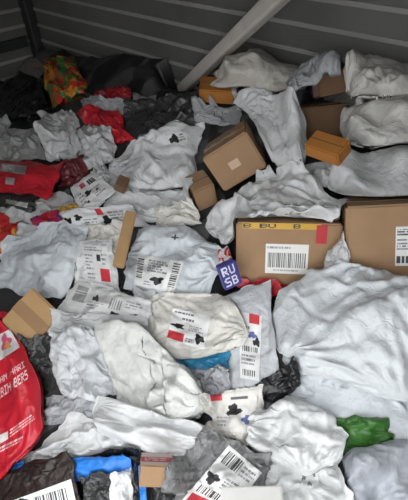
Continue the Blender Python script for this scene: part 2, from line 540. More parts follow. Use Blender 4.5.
def bag(name, label, cat, quad, th, mat, lift=0.0, flex=.6, wr=1.0, group=None, sheet=None, ragged=None):
    global H
    k = _bag_no[0]; _bag_no[0] += 1
    sp = SHEETS[(k * 7 if sheet is None else sheet) % NP].copy()
    r = k % 4
    sp = np.rot90(sp, r, axes=(0, 1)).copy()
    ang = r * math.pi / 2
    x, y = sp[..., 0].copy(), sp[..., 1].copy()
    for _ in range(r):
        x, y = -y, x
    if x[-1].mean() < x[0].mean(): x = -x
    if y[:, -1].mean() < y[:, 0].mean(): y = -y
    u = (x - x[0].mean()) / (x[-1].mean() - x[0].mean()); v = (y - y[:, 0].mean()) / (y[:, -1].mean() - y[:, 0].mean())
    w = sp[..., 2]
    if ragged is None: ragged = min(1.2, .3 + .7 * wr)
    quad = np.asarray(quad, float)
    lf = np.full(len(quad), lift) if np.isscalar(lift) else np.asarray(lift, float)
    HB = _blur_cache()
    # corner heights follow what is already there
    hc = np.zeros(len(quad))
    for _ in range(5):
        Pc = on_heap(quad[:, 0], quad[:, 1], hc)
        a, b, _h = ab(Pc)
        hc = .5 * hc + .5 * (sample(HB, a, b) + lf + .004)
    a, b, _h = ab(on_heap(quad[:, 0], quad[:, 1], hc))
    AB = quadmap(np.stack([a, b], -1), u, v)
    hl = quadmap(lf[:, None], u, v)[..., 0]
    go = np.random.default_rng(500 + k)
    sz0 = math.sqrt(abs(np.linalg.norm(AB[-1, 0] - AB[0, 0]) * np.linalg.norm(AB[0, -1] - AB[0, 0])) + 1e-9)
    ju = ragged * sz0 * (.026 * vnoise(u.shape, (5, 5), go) + .013 * vnoise(u.shape, (13, 13), go))
    jv = ragged * sz0 * (.026 * vnoise(u.shape, (5, 5), go) + .013 * vnoise(u.shape, (13, 13), go))
    A_, B_ = AB[..., 0] + ju, AB[..., 1] + jv
    under = sample(HB, A_, B_)
    M = np.stack([A_.ravel(), B_.ravel(), np.ones(A_.size)], -1)
    sol = np.linalg.lstsq(M, under.ravel(), rcond=None)[0]
    flat = (M @ sol).reshape(A_.shape)
    base = flat * (1 - flex) + under * flex + hl + .004
    size = math.sqrt(abs(np.linalg.norm(AB[-1, 0] - AB[0, 0]) * np.linalg.norm(AB[0, -1] - AB[0, 0])) + 1e-9)
    sm = w.copy()
    for _ in range(14):
        sm[1:-1, 1:-1] = (sm[:-2, 1:-1] + sm[2:, 1:-1] + sm[1:-1, :-2] + sm[1:-1, 2:]) / 4
    det = (w - sm)
    disp = sm * (th * .8 / .13) + det * size * wr * 1.15 + creases(A_, B_, k, u, v, size) * wr * 1.25
    hard = sample(_grown(), A_, B_) + .0035
    top = np.maximum(base + disp, hard)
    t2 = top.copy()
    for _ in range(1):
        t2[1:-1, 1:-1] = .5 * t2[1:-1, 1:-1] + .125 * (t2[:-2, 1:-1] + t2[2:, 1:-1] + t2[1:-1, :-2] + t2[1:-1, 2:])
    top = np.maximum(.7 * top + .3 * t2, hard)
    bot = np.maximum(np.minimum(top - .0015, base - .004), hard - .002)
    bot = np.minimum(bot, top - .0005)
    bot[0], bot[-1], bot[:, 0], bot[:, -1] = top[0] - .001, top[-1] - .001, top[:, 0] - .001, top[:, -1] - .001
    mk = lambda hh: inside(ORG + A_[..., None] * E1 + B_[..., None] * E2 + hh[..., None] * NRM)
    Pt, Pb = mk(top), mk(bot)
    if _wall[1]: _wall[0] += .010; _wall[1] = False
    n = NG
    idx = np.arange(n * n).reshape(n, n)
    f1 = np.stack([idx[:-1, :-1], idx[1:, :-1], idx[1:, 1:], idx[:-1, 1:]], -1).reshape(-1, 4)
    e = np.concatenate([idx[0, :-1], idx[:-1, -1], idx[-1, :0:-1], idx[:0:-1, 0]])
    e2 = np.roll(e, -1)
    side = np.stack([e, e2, e2 + n * n, e + n * n], -1)
    nn = np.cross(Pt[n // 2 + 1, n // 2] - Pt[n // 2, n // 2], Pt[n // 2, n // 2 + 1] - Pt[n // 2, n // 2])
    if nn @ NRM < 0:
        F_ = np.concatenate([f1[:, ::-1], f1 + n * n, side])
    else:
        F_ = np.concatenate([f1, (f1 + n * n)[:, ::-1], side[:, ::-1]])
    V = np.concatenate([Pt.reshape(-1, 3), Pb.reshape(-1, 3)])
    org = Pb.reshape(-1, 3).mean(0)
    o = link_mesh(name, V, F_, mat, smooth=True, origin=org)
    tag(o, label, cat, group)
    q4 = np.stack([up2(Pt[..., i]) for i in range(3)], -1)
    a, b, h = ab(q4)
    splat(a.ravel(), b.ravel(), h.ravel())
    q4 = np.stack([up2(Pb[..., i]) for i in range(3)], -1)
    a, b, h = ab(q4)
    splat_low(a.ravel(), b.ravel(), h.ravel())
    _dirty[0] = _dirty2[0] = True
    return o


_dirty2 = [True]; _cache2 = [None]


def _grown():
    if _dirty2[0]:
        _cache2[0] = grow(H, 2)
        _dirty2[0] = False
    return _cache2[0]


_dirty = [True]; _cache = [None]


def _blur_cache():
    if _dirty[0]:
        _cache[0] = boxblur(boxblur(H, 7), 6)
        _dirty[0] = False
    return _cache[0]


# ------------------------------------------------------------------ print on labels
FONT = {
    'A': '01110100011000111111100011000110001', 'B': '11110100011000111110100011000111110', 'D': '11110100011000110001100011000111110',
    'E': '11111100001000011110100001000011111', 'H': '10001100011000111111100011000110001', 'I': '11111001000010000100001000010011111',
    'K': '10001100101010011000101001001010001', 'L': '10000100001000010000100001000011111', 'N': '10001110011010110011100011000110001',
    'R': '11110100011000111110101001001010001', 'S': '01111100001000001110000010000111110', 'U': '10001100011000110001100011000101110',
    'J': '00111000100001000010000101001001100', ' ': '0' * 35, 'T': '11111001000010000100001000010000100', 'M': '10001110111010110001100011000110001'}


class Art:
    def __init__(s, w, h, bgc=(.80, .80, .79)):
        s.a = np.zeros((h, w, 3)); s.a[:] = bgc; s.h, s.w = h, w

    def rect(s, x0, y0, x1, y1, c):
        s.a[int(y0 * s.h):max(int(y0 * s.h) + 1, int(round(y1 * s.h))), int(x0 * s.w):max(int(x0 * s.w) + 1, int(round(x1 * s.w)))] = c

    def bars(s, x0, y0, x1, y1, seed, vert=True, c=(.05, .05, .05)):
        g = np.random.default_rng(seed)
        p = 0.0
        n = (x1 - x0) * s.w if vert else (y1 - y0) * s.h
        while p < n - 1:
            wd = g.integers(1, 3)
            q0, q1 = p / n, min((p + wd) / n, 1)
            if vert: s.rect(x0 + (x1 - x0) * q0, y0, x0 + (x1 - x0) * q1, y1, c)
            else: s.rect(x0, y0 + (y1 - y0) * q0, x1, y0 + (y1 - y0) * q1, c)
            p += wd + g.integers(1, 3)

    def lines(s, x0, y0, x1, y1, n, seed, c=(.30, .30, .31)):
        g = np.random.default_rng(seed)
        for i in range(n):
            y = y0 + (y1 - y0) * (i + .2) / n
            x = x0
            e = x0 + (x1 - x0) * g.uniform(.55, 1)
            while x < e:
                wd = g.uniform(.03, .12)
                s.rect(x, y, min(x + wd, e), y + (y1 - y0) * .45 / n, np.array(c) * g.uniform(.7, 1.5))
                x += wd + .025

    def blob(s, cx, cy, rx, ry, seed, c=(.012, .012, .013)):
        g = np.random.default_rng(seed)
        yy, xx = np.mgrid[0:s.h, 0:s.w]
        dx, dy = ((xx + .5) / s.w - cx) / rx, ((yy + .5) / s.h - cy) / ry
        an = np.arctan2(dy, dx)
        rr = 1 + .22 * np.sin(3 * an + g.uniform(0, 6)) + .15 * np.sin(5 * an + g.uniform(0, 6))
        s.a[np.hypot(dx, dy) < rr] = c

    def text(s, x0, y0, x1, y1, string, c):
        n = len(string)
        cw = (x1 - x0) / n
        for k, ch in enumerate(string):
            bits = FONT[ch]
            for r in range(7):
                for q in range(5):
                    if bits[r * 5 + q] == '1':
                        s.rect(x0 + cw * (k + q / 6), y0 + (y1 - y0) * r / 7, x0 + cw * (k + (q + 1) / 6), y0 + (y1 - y0) * (r + 1) / 7, c)


RED = (.62, .045, .06)


def art_waybill(w, h, seed, blobs=1, red=True):
    A = Art(w, h)
    g = np.random.default_rng(seed)
    A.rect(0, 0, 1, .02, (.5, .5, .5))
    A.bars(.52, .06, .95, .24, seed)
    A.lines(.05, .06, .45, .24, 3, seed + 1, (.12, .12, .12))
    A.lines(.05, .32, .6, .62, 4, seed + 2)
    A.lines(.62, .34, .95, .6, 3, seed + 4)
    A.bars(.06, .76, .55, .93, seed + 5)
    if red: A.rect(.66, .74, .92, .92, RED)
    for i in range(blobs):
        A.blob(g.uniform(.25, .75), g.uniform(.35, .7), .11, .09, seed + 9 + i)
    return A


def paint(o, A, nu, nv):
    me = o.data
    at = me.color_attributes.new('ink', 'FLOAT_COLOR', 'CORNER')
    colr = np.ones((nv * nu, 4, 4))
    colr[..., :3] = A.a.reshape(-1, 1, 3)
    at.data.foreach_set('color', colr.ravel())


def sticker(parent, quad, A, name='label', lift=.0018, label=None):
    """a printed sheet lying on the surface: A is its artwork, one face per printed cell"""
    nu, nv = A.w, A.h
    quad = np.asarray(quad, float)
    U_, V_ = np.meshgrid(np.linspace(0, 1, nu + 1), np.linspace(0, 1, nv + 1))
    p = quadmap(quad, U_, V_)
    HS = H
    h = np.full(U_.shape, .05)
    for _ in range(8):
        P = on_heap(p[..., 0], p[..., 1], h)
        a, b, _h = ab(P)
        h = .5 * h + .5 * (sample(HS, a, b) + lift)
    # now fix the sheet to the surface at those places, smoothed like stiff paper
    for _ in range(3):
        hs = h.copy()
        hs[1:-1, 1:-1] = (h[:-2, 1:-1] + h[2:, 1:-1] + h[1:-1, :-2] + h[1:-1, 2:]) / 4
        h = np.maximum(hs, sample(HS, a, b) + lift * .8)
    P = inside(ORG + a[..., None] * E1 + b[..., None] * E2 + h[..., None] * NRM)
    idx = np.arange((nu + 1) * (nv + 1)).reshape(nv + 1, nu + 1)
    f = np.stack([idx[:-1, :-1], idx[1:, :-1], idx[1:, 1:], idx[:-1, 1:]], -1).reshape(-1, 4)
    org = np.array(parent.location)
    o = link_mesh(name, P.reshape(-1, 3) - org, f, print_mat(), parent, smooth=True)
    paint(o, A, nu, nv)
    if label: o['label'] = label
    return o


# ------------------------------------------------------------------ cartons
def carton(name, label, c, a, d, mat, cat='box', bev=.006, tape=None, seam=True, group=None, settle=False):
    """cardboard box: bevelled body, flap seam on top and front, packing tape"""
    e = bpy.data.objects.new(name, None); col.objects.link(e)
    e.empty_display_size = .05
    if settle:                                           # lift it until it rests on what lies below
        Rm = np.array(__import__('mathutils').Euler(a, 'XYZ').to_matrix())
        q = np.linspace(-.5, .5, 25)
        L = np.stack(np.meshgrid(q, q, q), -1).reshape(-1, 3) * d
        L = L[(np.abs(L / d).max(-1) > .49)] @ Rm.T
        c = np.array(c, float)
        tow = (CAM - c) / np.linalg.norm(CAM - c)
        HG = _grown()
        for _ in range(60):
            aa, bb, hh = ab(L + c)
            low = L @ NRM < -.0
            pen = (sample(HG, aa, bb) + .001 - hh)[low].max()
            if pen < 0: break
            c = c + tow * .002
        c = tuple(c)
    Mx = Matrix.LocRotScale(Vector(c), __import__('mathutils').Euler(a, 'XYZ'), None)
    e.matrix_world = Mx
    tag(e, label, cat, group)
    hx, hy, hz = d[0] / 2, d[1] / 2, d[2] / 2
    # body, faces bowed a little
    n = 6
    import bmesh
    bm = bmesh.new()
    bmesh.ops.create_cube(bm, size=1)
    bmesh.ops.scale(bm, vec=d, verts=bm.verts)
    bmesh.ops.bevel(bm, geom=bm.edges[:], offset=bev, segments=2, affect='EDGES')
    me = bpy.data.meshes.new('body'); bm.to_mesh(me); bm.free()
    me.materials.append(mat)
    o = bpy.data.objects.new('body', me); o.parent = e; col.objects.link(o)

    def slab(nm, cen, sz, m):
        bm = bmesh.new(); bmesh.ops.create_cube(bm, size=1)
        bmesh.ops.scale(bm, vec=sz, verts=bm.verts); bmesh.ops.translate(bm, vec=cen, verts=bm.verts)
        me = bpy.data.meshes.new(nm); bm.to_mesh(me); bm.free(); me.materials.append(m)
        q = bpy.data.objects.new(nm, me); q.parent = e; col.objects.link(q)
        return q
    if seam:
        dk = card((.10, .06, .03))
        slab('flap_seam', (0, 0, hz + .0002), (d[0] * .96, .0025, .0014), dk)
    if tape:
        slab('packing_tape', (0, 0, hz + .0009), (d[0] * .99, min(.05, d[1] * .3), .0016), tape)
        slab('packing_tape', (0, -hy - .0006, 0) if tape is not None else (0, 0, 0), (min(.05, d[0] * .25), .0016, d[2] * .9), tape) if False else None
    # add to the height field
    q = np.linspace(-.5, .5, 90)
    Q1, Q2 = np.meshgrid(q, q)
    R = np.array(Mx.to_3x3())
    for ax in range(3):
        for s_ in (-.5, .5):
            L = np.zeros(Q1.shape + (3,))
            o1, o2 = [i for i in range(3) if i != ax]
            L[..., ax] = s_ * d[ax]; L[..., o1] = Q1 * d[o1]; L[..., o2] = Q2 * d[o2]
            Wd = L @ R.T + np.array(c)
            aa, bb, hh = ab(Wd)
            splat(aa.ravel(), bb.ravel(), hh.ravel())
            splat_low(aa.ravel(), bb.ravel(), hh.ravel())
    _dirty[0] = _dirty2[0] = True
    e['_d'] = list(d)
    return e


def face_label(e, face, x0, z0, x1, z1, A, name='label', label=None, off=.0012):
    """printed sheet on a carton's face: 'front' is -y, 'top' is +z, 'left' is -x; fractions of the face from its top left"""
    d = e['_d']
    nu, nv = A.w, A.h
    U_, V_ = np.meshgrid(np.linspace(x0, x1, nu + 1), np.linspace(z0, z1, nv + 1))
    P = np.zeros(U_.shape + (3,))
    if face == 'front':
        P[..., 0] = (U_ - .5) * d[0]; P[..., 1] = -d[1] / 2 - off; P[..., 2] = (.5 - V_) * d[2]
    elif face == 'top':
        P[..., 0] = (U_ - .5) * d[0]; P[..., 1] = (.5 - V_) * d[1]; P[..., 2] = d[2] / 2 + off
    else:
        P[..., 1] = (.5 - U_) * d[1]; P[..., 0] = -d[0] / 2 - off; P[..., 2] = (.5 - V_) * d[2]
    idx = np.arange((nu + 1) * (nv + 1)).reshape(nv + 1, nu + 1)
    f = np.stack([idx[:-1, :-1], idx[1:, :-1], idx[1:, 1:], idx[:-1, 1:]], -1).reshape(-1, 4)
    o = link_mesh(name, P.reshape(-1, 3), f, print_mat(), e)
    paint(o, A, nu, nv)
    if label: o['label'] = label
    return o


# ------------------------------------------------------------------ colours of the things
WHITE = (.68, .69, .69); COOL = (.60, .64, .67); PALE = (.54, .55, .55); CREAM = (.66, .64, .59)
GREY = (.36, .37, .38); DARK = (.05, .05, .05); BLACK = (.016, .016, .018)
m_white, m_cool, m_pale, m_cream = poly(WHITE), poly(COOL), poly(PALE), poly(CREAM)
m_grey, m_dark, m_black = poly(GREY), poly(DARK, .28, .5), poly(BLACK, .3, .5)
m_red = poly((.55, .022, .035), .35, .15, .12); m_dred = poly((.33, .02, .025), .35)
m_blue = poly((.035, .24, .42), .4); m_vblue = poly((.03, .22, .72), .4); m_green = poly((.05, .17, .03), .4)
m_silver = poly((.40, .41, .43), .22, .6)
m_steel = poly((.40, .42, .46), .4, .2)
kraft = card((.36, .22, .12)); kraft_d = card((.17, .095, .05)); kraft_o = card((.45, .18, .035)); kraft_l = card((.45, .28, .13))
tape_b = plain('brown_packing_tape', (.34, .20, .10), .25)
tape_y = plain('yellow_packing_tape', (.72, .42, .03), .3)
tape_r = plain('red_packing_tape', (.50, .02, .03), .3)
paperw = card((.78, .77, .74), 'white_board')

M, SK = 'mailer_bag', 'plastic_sack'
splat_low(*[q.ravel() - (.05 if n == 2 else 0) for n, q in enumerate(ab(_q))])
# ================================================================== cartons that the bags lie against
bigbox = carton('cardboard_box', 'large brown carton with barcode label and yellow lettered tape', (0.302, 1.077, 0.965), (-.452, -.078, -.127), (.346, .28, .239), kraft, tape=None)
A = Art(84, 58, (.80, .79, .77)); A.lines(.03, .06, .97, .2, 1, 3, (.35, .35, .35)); A.bars(.06, .30, .95, .80, 11); A.lines(.2, .84, .8, .96, 1, 4)
face_label(bigbox, 'front', .29, .30, .70, .74, A)
A = Art(90, 14, (.62, .36, .03)); A.text(.02, .15, .98, .85, 'B BU  B  ', (.03, .025, .02))
face_label(bigbox, 'front', .06, .0, .80, .085, A, 'printed_tape', 'yellow tape with black letters')
A = Art(10, 30, (.50, .02, .03)); face_label(bigbox, 'front', .76, .02, .86, .28, A, 'printed_tape', 'red tape strip', .0016)
A = Art(60, 10, (.50, .02, .03)); face_label(bigbox, 'front', .02, .90, .60, .99, A, 'printed_tape', 'red tape strip')

rbox = carton('cardboard_box', 'brown carton at the right edge with a white label', (.60, .985, 1.10), (-.49, -.206, -.197), (.26, .25, .235), kraft, tape=tape_b)
face_label(rbox, 'front', .54, .28, .96, .80, art_waybill(30, 44, 71, 0, False))

carton('cardboard_box', 'dark brown carton between the white sacks by the wall', (.47, 1.60, 1.20), (-.35, -.05, .12), (.22, .20, .15), kraft_d, tape=tape_b)
b2 = carton('cardboard_box', 'small dark brown carton with a pinkish end, under the crumpled white sack', (.512, 1.587, 1.372), (-.463, -.198, .046), (.14, .122, .083), kraft_d)
A = Art(8, 8, (.42, .25, .22)); face_label(b2, 'left', .08, .08, .92, .92, A, 'end_flap', 'pinkish end flap')
carton('cardboard_box', 'orange carton deep under the sack beside the leaning post', (.061, 1.888, 1.232), (.2, .054, -.048), (.163, .118, .068), kraft_o, bev=.005)
carton('cardboard_box', 'little brown carton tucked under the big tilted carton', (-.012, 1.39, 1.00), (.034, -.231, .384), (.092, .118, .114), kraft)
tilt = carton('cardboard_box', 'plain brown carton tilted on its corner in the upper middle', (.128, 1.459, 1.128), (-.25, -.595, .063), (.20, .20, .165), kraft, tape=tape_b)
A = Art(6, 6, (.60, .42, .30)); face_label(tilt, 'front', .38, .42, .60, .62, A, 'tape_shine', 'clear tape patch with its shine painted on')  # lighter colour paints the tape's highlight

# ================================================================== back of the heap
bag(SK, 'grey-brown sack at the foot of the end wall', 'sack', [(4, 66), (42, 64), (46, 80), (4, 84)], .07, poly((.20, .18, .16)))
bag(SK, 'black plastic sack against the end wall at far left', 'sack', [(-20, 86), (46, 84), (58, 112), (-20, 128)], .14, m_black)
bag('carrier_bag', 'multicoloured green, red and orange printed carrier bag by the corner post', 'bag', [(44, 62), (74, 60), (90, 92), (56, 108)], .13,
    patchwork([(0, (.60, .05, .03)), (.40, (.04, .20, .05)), (.50, (.65, .25, .03)), (.57, (.55, .04, .03)), (.66, (.06, .22, .06))], 5), lift=.02)
bag(M, 'black film added as the dark void of the back corner, right of the coloured bag', 'parcel', [(88, 92), (142, 95), (142, 110), (90, 110)], .04, m_black)  # black colour stands in for the unlit void here
bag(M, 'black film standing in for the dark void at the foot of the leaning post', 'parcel', [(158, 100), (200, 100), (212, 116), (165, 112)], .03, m_black)  # added dark film where only deep shade shows
bag(M, 'dark red parcel in the shadowed back of the heap', 'parcel', [(98, 90), (132, 89), (134, 102), (98, 104)], .05, m_dred, lift=.02)
bag(M, 'small grey parcel alone in the shadow left of the leaning post', 'parcel', [(136, 95), (158, 96), (157, 107), (136, 106)], .04, m_grey)
bag(M, 'grey film parcel above the red one in the shadowed back', 'parcel', [(82, 104), (124, 100), (128, 114), (86, 120)], .04, m_grey, lift=.015)
bag(M, 'charcoal film parcel with glossy wrinkles behind the big white mailer', 'parcel', [(124, 102), (192, 98), (214, 124), (128, 146)], .05, m_dark)
bag(M, 'crumpled bright red parcel in the back left of the heap', 'parcel', [(76, 116), (116, 113), (136, 142), (106, 142)], .07, m_red, lift=.02)
bag(SK, 'narrow grey sack at the left edge above the red parcel', 'sack', [(-20, 120), (8, 120), (10, 162), (-20, 166)], .08, m_pale)
bag(M, 'dull grey mailer behind the red flat parcel', 'mailer', [(6, 130), (42, 130), (44, 162), (6, 166)], .06, poly((.42, .42, .41)))
bag(M, 'grey crumpled mailer right of the puffy white one in the shade', 'mailer', [(78, 132), (114, 128), (114, 164), (84, 172)], .08, m_pale)
bag(SK, 'puffy white sack behind the red flat parcel', 'sack', [(40, 116), (76, 112), (84, 152), (46, 162)], .10, m_white)
bag(M, 'maroon parcel between red parcel and labelled white mailer, darkened as a shaded gap', 'parcel', [(60, 164), (86, 160), (86, 190), (62, 188)], .03, poly((.12, .02, .025)))  # dark red scrap, its colour deepened to paint the gap's shade
bag(M, 'pale wide mailer under the red flat parcel at left', 'mailer', [(-20, 204), (66, 188), (100, 224), (-10, 246)], .05, m_pale)
o = bag(M, 'dark grey parcel squeezed beneath the red flat parcel', 'parcel', [(-14, 192), (40, 196), (34, 213), (-14, 208)], .03, m_dark)
A = Art(30, 6, (.55, .55, .54)); sticker(o, [(6, 199), (28, 203), (27, 208), (5, 203)], A)
o = bag('flat_parcel', 'flat glossy red parcel with grey label at left', 'parcel', [(-20, 153), (65, 160), (47, 200), (-20, 188)], .05, m_red, lift=.03, flex=.2, wr=.4)
A = Art(40, 22, (.34, .30, .30)); A.lines(.05, .1, .5, .9, 4, 5, (.6, .58, .57)); A.rect(.55, .2, .95, .8, (.22, .2, .2)); sticker(o, [(1, 163), (27, 166), (25, 175), (0, 171)], A)
A = Art(16, 12, (.40, .34, .34)); sticker(o, [(6, 177), (15, 178), (14, 185), (5, 184)], A)

# ================================================================== upper middle
bag(M, 'grey film parcel beneath the orange carton by the post', 'parcel', [(194, 108), (244, 106), (240, 126), (196, 124)], .04, m_grey)
bag(M, 'pale grey mailer right of the orange carton', 'mailer', [(232, 88), (264, 84), (272, 102), (236, 110)], .05, m_pale, lift=.02)
bag(SK, 'wide beige sack lying against the wall right of the leaning post', 'sack', [(224, 74), (302, 62), (310, 86), (216, 92)], .13, poly((.50, .47, .42)), lift=.07, wr=.8)
bag(M, 'creased white mailer lying under the big white one', 'mailer', [(100, 178), (195, 184), (196, 226), (106, 226)], .06, m_white)
o = bag(M, 'largest white mailer in the upper middle left of the tilted carton', 'mailer', [(112, 162), (148, 136), (206, 124), (200, 150), (196, 178), (165, 190), (124, 194), (112, 178)], .10, m_white, wr=.95)
A = Art(20, 16); A.blob(.3, .5, .25, .35, 4); A.lines(.6, .2, .95, .8, 3, 3); sticker(o, [(167, 135), (186, 130), (188, 142), (170, 146)], A)
carton('cardboard_box', 'tiny brown carton corner showing beside the labelled white mailer', (-.380, 1.535, .935), (.261, .417, -.143), (.049, .06, .05), kraft_d, bev=.003, seam=False, settle=True)
bag(M, 'grey crumpled flap standing behind the labelled white mailer', 'mailer', [(90, 176), (101, 160), (112, 178), (104, 192)], .04, m_pale)
o = bag(M, 'small white mailer with red and black marked label, near the red parcel', 'mailer', [(69, 188), (92, 171), (117, 188), (81, 218)], .03, m_white, lift=.02, flex=.3, wr=.4)
A = Art(64, 54, (.74, .73, .72)); A.rect(.30, .06, .52, .24, (.55, .10, .14)); A.blob(.42, .5, .10, .10, 2); A.bars(.62, .1, .9, .3, 8); A.lines(.1, .3, .3, .8, 4, 3); A.lines(.55, .45, .95, .85, 4, 6)
A.blob(.7, .6, .04, .05, 3); A.blob(.3, .78, .04, .05, 5)
sticker(o, [(72, 188), (92, 174), (114, 188), (82, 215)], A)
bag(M, 'orange film scrap parcel beside the red tapered one', 'parcel', [(60, 207), (78, 205), (80, 216), (62, 217)], .02, poly((.55, .30, .05)))
o = bag(M, 'long white label-covered mailer with black blotches above the cream one', 'mailer', [(60, 212), (128, 203), (150, 226), (66, 234)], .03, m_white, lift=.01, flex=.4, wr=.4)
A = Art(84, 30, (.76, .76, .76)); A.blob(.06, .5, .05, .22, 1); A.blob(.21, .34, .05, .16, 2); A.blob(.60, .62, .07, .22, 3); A.rect(.50, .0, .60, .34, RED); A.lines(.28, .45, .5, .9, 3, 5); A.lines(.66, .2, .95, .8, 4, 6)
sticker(o, [(62, 213), (126, 205), (144, 225), (66, 231)], A)
bag(M, 'small tapered red and purple parcel on the pale wide mailer', 'parcel', [(30, 218), (58, 209), (66, 226), (33, 225)], .025,
    patchwork([(0, (.45, .02, .04)), (.56, (.14, .03, .16))], 14), lift=.01)

# ================================================================== right, top to bottom
bag(SK, 'grey film strip of a sack along the wall, left of the crumpled white sack', 'sack', [(286, 84), (340, 68), (344, 84), (296, 98)], .05, m_grey, lift=.10)
bag(SK, 'grey sack against the wall behind the crumpled white sack', 'sack', [(350, 66), (410, 55), (414, 66), (358, 74)], .05, m_grey, lift=.05)
bag(SK, 'grey sack high at the right edge against the wall', 'sack', [(384, 66), (440, 52), (450, 82), (395, 78)], .07, m_pale, lift=.05)
bag(M, 'pale mailer beneath the small orange-brown carton', 'mailer', [(302, 168), (345, 164), (345, 188), (308, 190)], .04, m_white)
bag(SK, 'smooth grey-white sack, third from the top of the right-hand stack', 'sack', [(340, 174), (368, 156), (424, 148), (436, 170), (430, 198), (380, 198), (340, 194), (328, 186)], .14, poly((.58, .59, .59)), wr=.4, lift=.02)
bag(SK, 'smooth plump white sack, second from the top of the right-hand stack', 'sack', [(340, 124), (356, 102), (420, 98), (436, 118), (430, 146), (390, 147), (358, 146), (344, 140)], .15, poly((.65, .64, .61)), wr=.4, lift=.02)
bag(SK, 'crumpled white sack on top of the right-hand stack', 'sack', [(348, 88), (368, 70), (424, 68), (440, 84), (430, 102), (390, 102), (352, 102), (346, 96)], .12, poly((.62, .60, .56)), wr=1.5, lift=.045)
carton('cardboard_box', 'small orange-brown carton beneath the white sacks at right', (.455, 1.312, 1.240), (.438, -.081, -.827), (.132, .077, .057), kraft_o, bev=.005, settle=True)
bag(M, 'white mailer draped down behind the tilted carton', 'mailer', [(232, 102), (260, 87), (288, 98), (308, 132), (304, 169), (288, 170), (270, 158), (252, 120)], .09, m_white, lift=.06, wr=.5, ragged=.4)
bag(M, 'long white mailer folded over the large barcode carton', 'mailer', [(206, 218), (232, 196), (266, 170), (306, 176), (346, 204), (336, 220), (292, 216), (226, 240)], .06, m_white, wr=1.6, lift=.01)

# ================================================================== left and centre
bag(M, 'red and orange film parcel at the left edge above the pale big mailer', 'parcel', [(-20, 212), (22, 224), (10, 262), (-20, 272)], .05,
    patchwork([(0, (.50, .03, .03)), (.52, (.60, .25, .03))], 7))
bag(M, 'cream mailer behind the upright labelled white one', 'mailer', [(84, 226), (128, 222), (122, 264), (86, 264)], .05, m_cream)
bag(M, 'black crumpled film between pale big mailer and upright label', 'parcel', [(66, 252), (86, 250), (84, 284), (68, 282)], .02, m_dark)
bag(M, 'black film put in as the shade of the gap under the cardboard sleeve', 'parcel', [(106, 264), (140, 266), (136, 306), (108, 304)], .02, m_black)  # added black film paints the darkness of this gap
bag(M, 'big smooth blue-white mailer at left', 'mailer', [(14, 234), (54, 224), (88, 228), (78, 262), (64, 297), (30, 295), (-10, 290), (0, 260)], .09, m_cool, wr=.7, lift=.01)
o = bag(M, 'white mailer with red-marked printed waybill, left of the cardboard sleeve', 'mailer', [(80, 240), (112, 241), (118, 292), (74, 290)], .03, m_white, lift=.015, flex=.3, wr=.4)
A = Art(50, 68, (.78, .78, .77)); A.lines(.08, .05, .9, .18, 2, 3); A.rect(.52, .26, .66, .42, (.04, .04, .04)); A.lines(.08, .25, .4, .7, 5, 5); A.rect(.60, .62, .95, .95, RED); A.lines(.7, .2, .95, .55, 3, 6); A.lines(.1, .75, .5, .95, 2, 8)
sticker(o, [(81, 244), (108, 246), (112, 284), (86, 281)], A)
bag(M, 'pinkish white mailer flap above the blue-white labelled mailer', 'mailer', [(154, 208), (194, 200), (200, 224), (158, 228)], .03, m_cream, lift=.02)
o = bag(M, 'blue-white mailer with white barcode waybill in the middle of the heap', 'mailer', [(138, 228), (180, 230), (214, 244), (224, 260), (210, 294), (170, 302), (126, 290), (128, 258)], .09, m_cool, wr=.8, lift=.01)
A = Art(64, 50); A.bars(.03, .12, .16, .8, 3, False); A.bars(.80, .08, .95, .85, 4, False); A.lines(.25, .1, .72, .5, 5, 6); A.blob(.52, .72, .14, .12, 7); A.lines(.22, .8, .45, .95, 2, 8)
sticker(o, [(138, 254), (184, 262), (174, 293), (134, 285)], A)
A = Art(10, 8, COOL); A.rect(.1, .4, .9, .6, (.05, .05, .05)); A.rect(.45, .1, .6, .9, (.05, .05, .05)); sticker(o, [(171, 234), (180, 235), (179, 241), (170, 240)], A, 'printed_mark')
carton('cardboard_sleeve', 'narrow brown cardboard sleeve between two labelled mailers', (-.316, 1.176, .915), (.375, .317, -.003), (.046, .246, .03), kraft_l, 'cardboard', .004, seam=False, settle=True)

bag(M, 'thin red parcel under the front of the large barcode carton', 'parcel', [(238, 282), (278, 280), (286, 296), (246, 300)], .02, m_red, flex=.3)
bag(M, 'red and white film scrap sticking up above the blue packet', 'parcel', [(217, 250), (228, 246), (232, 258), (220, 264)], .02, patchwork([(0, (.6, .6, .6)), (.5, (.5, .03, .04))], 16), lift=.05)

bag(M, 'white mailer at the right edge below the carton label', 'mailer', [(394, 280), (440, 272), (440, 340), (396, 336)], .06, m_white)
bag(M, 'flat pale mailer beneath the broad white mailer at right', 'mailer', [(284, 352), (350, 362), (420, 370), (424, 446), (376, 432), (300, 392)], .04, m_cool) if False else \
    bag(M, 'flat pale mailer beneath the broad white mailer at right', 'mailer', [(284, 350), (420, 368), (424, 452), (292, 412)], .05, m_cool)
bag(M, 'pale mailer corner poking up between the two large cartons', 'mailer', [(328, 250), (344, 236), (352, 268), (322, 274)], .03, m_pale, lift=.02)
bag(M, 'broad white mailer covering the right side below the cartons', 'mailer', [(274, 306), (306, 276), (344, 262), (412, 280), (424, 334), (414, 396), (330, 374), (286, 352)], .10, poly((.63, .66, .68)), lift=.03, wr=1.15)

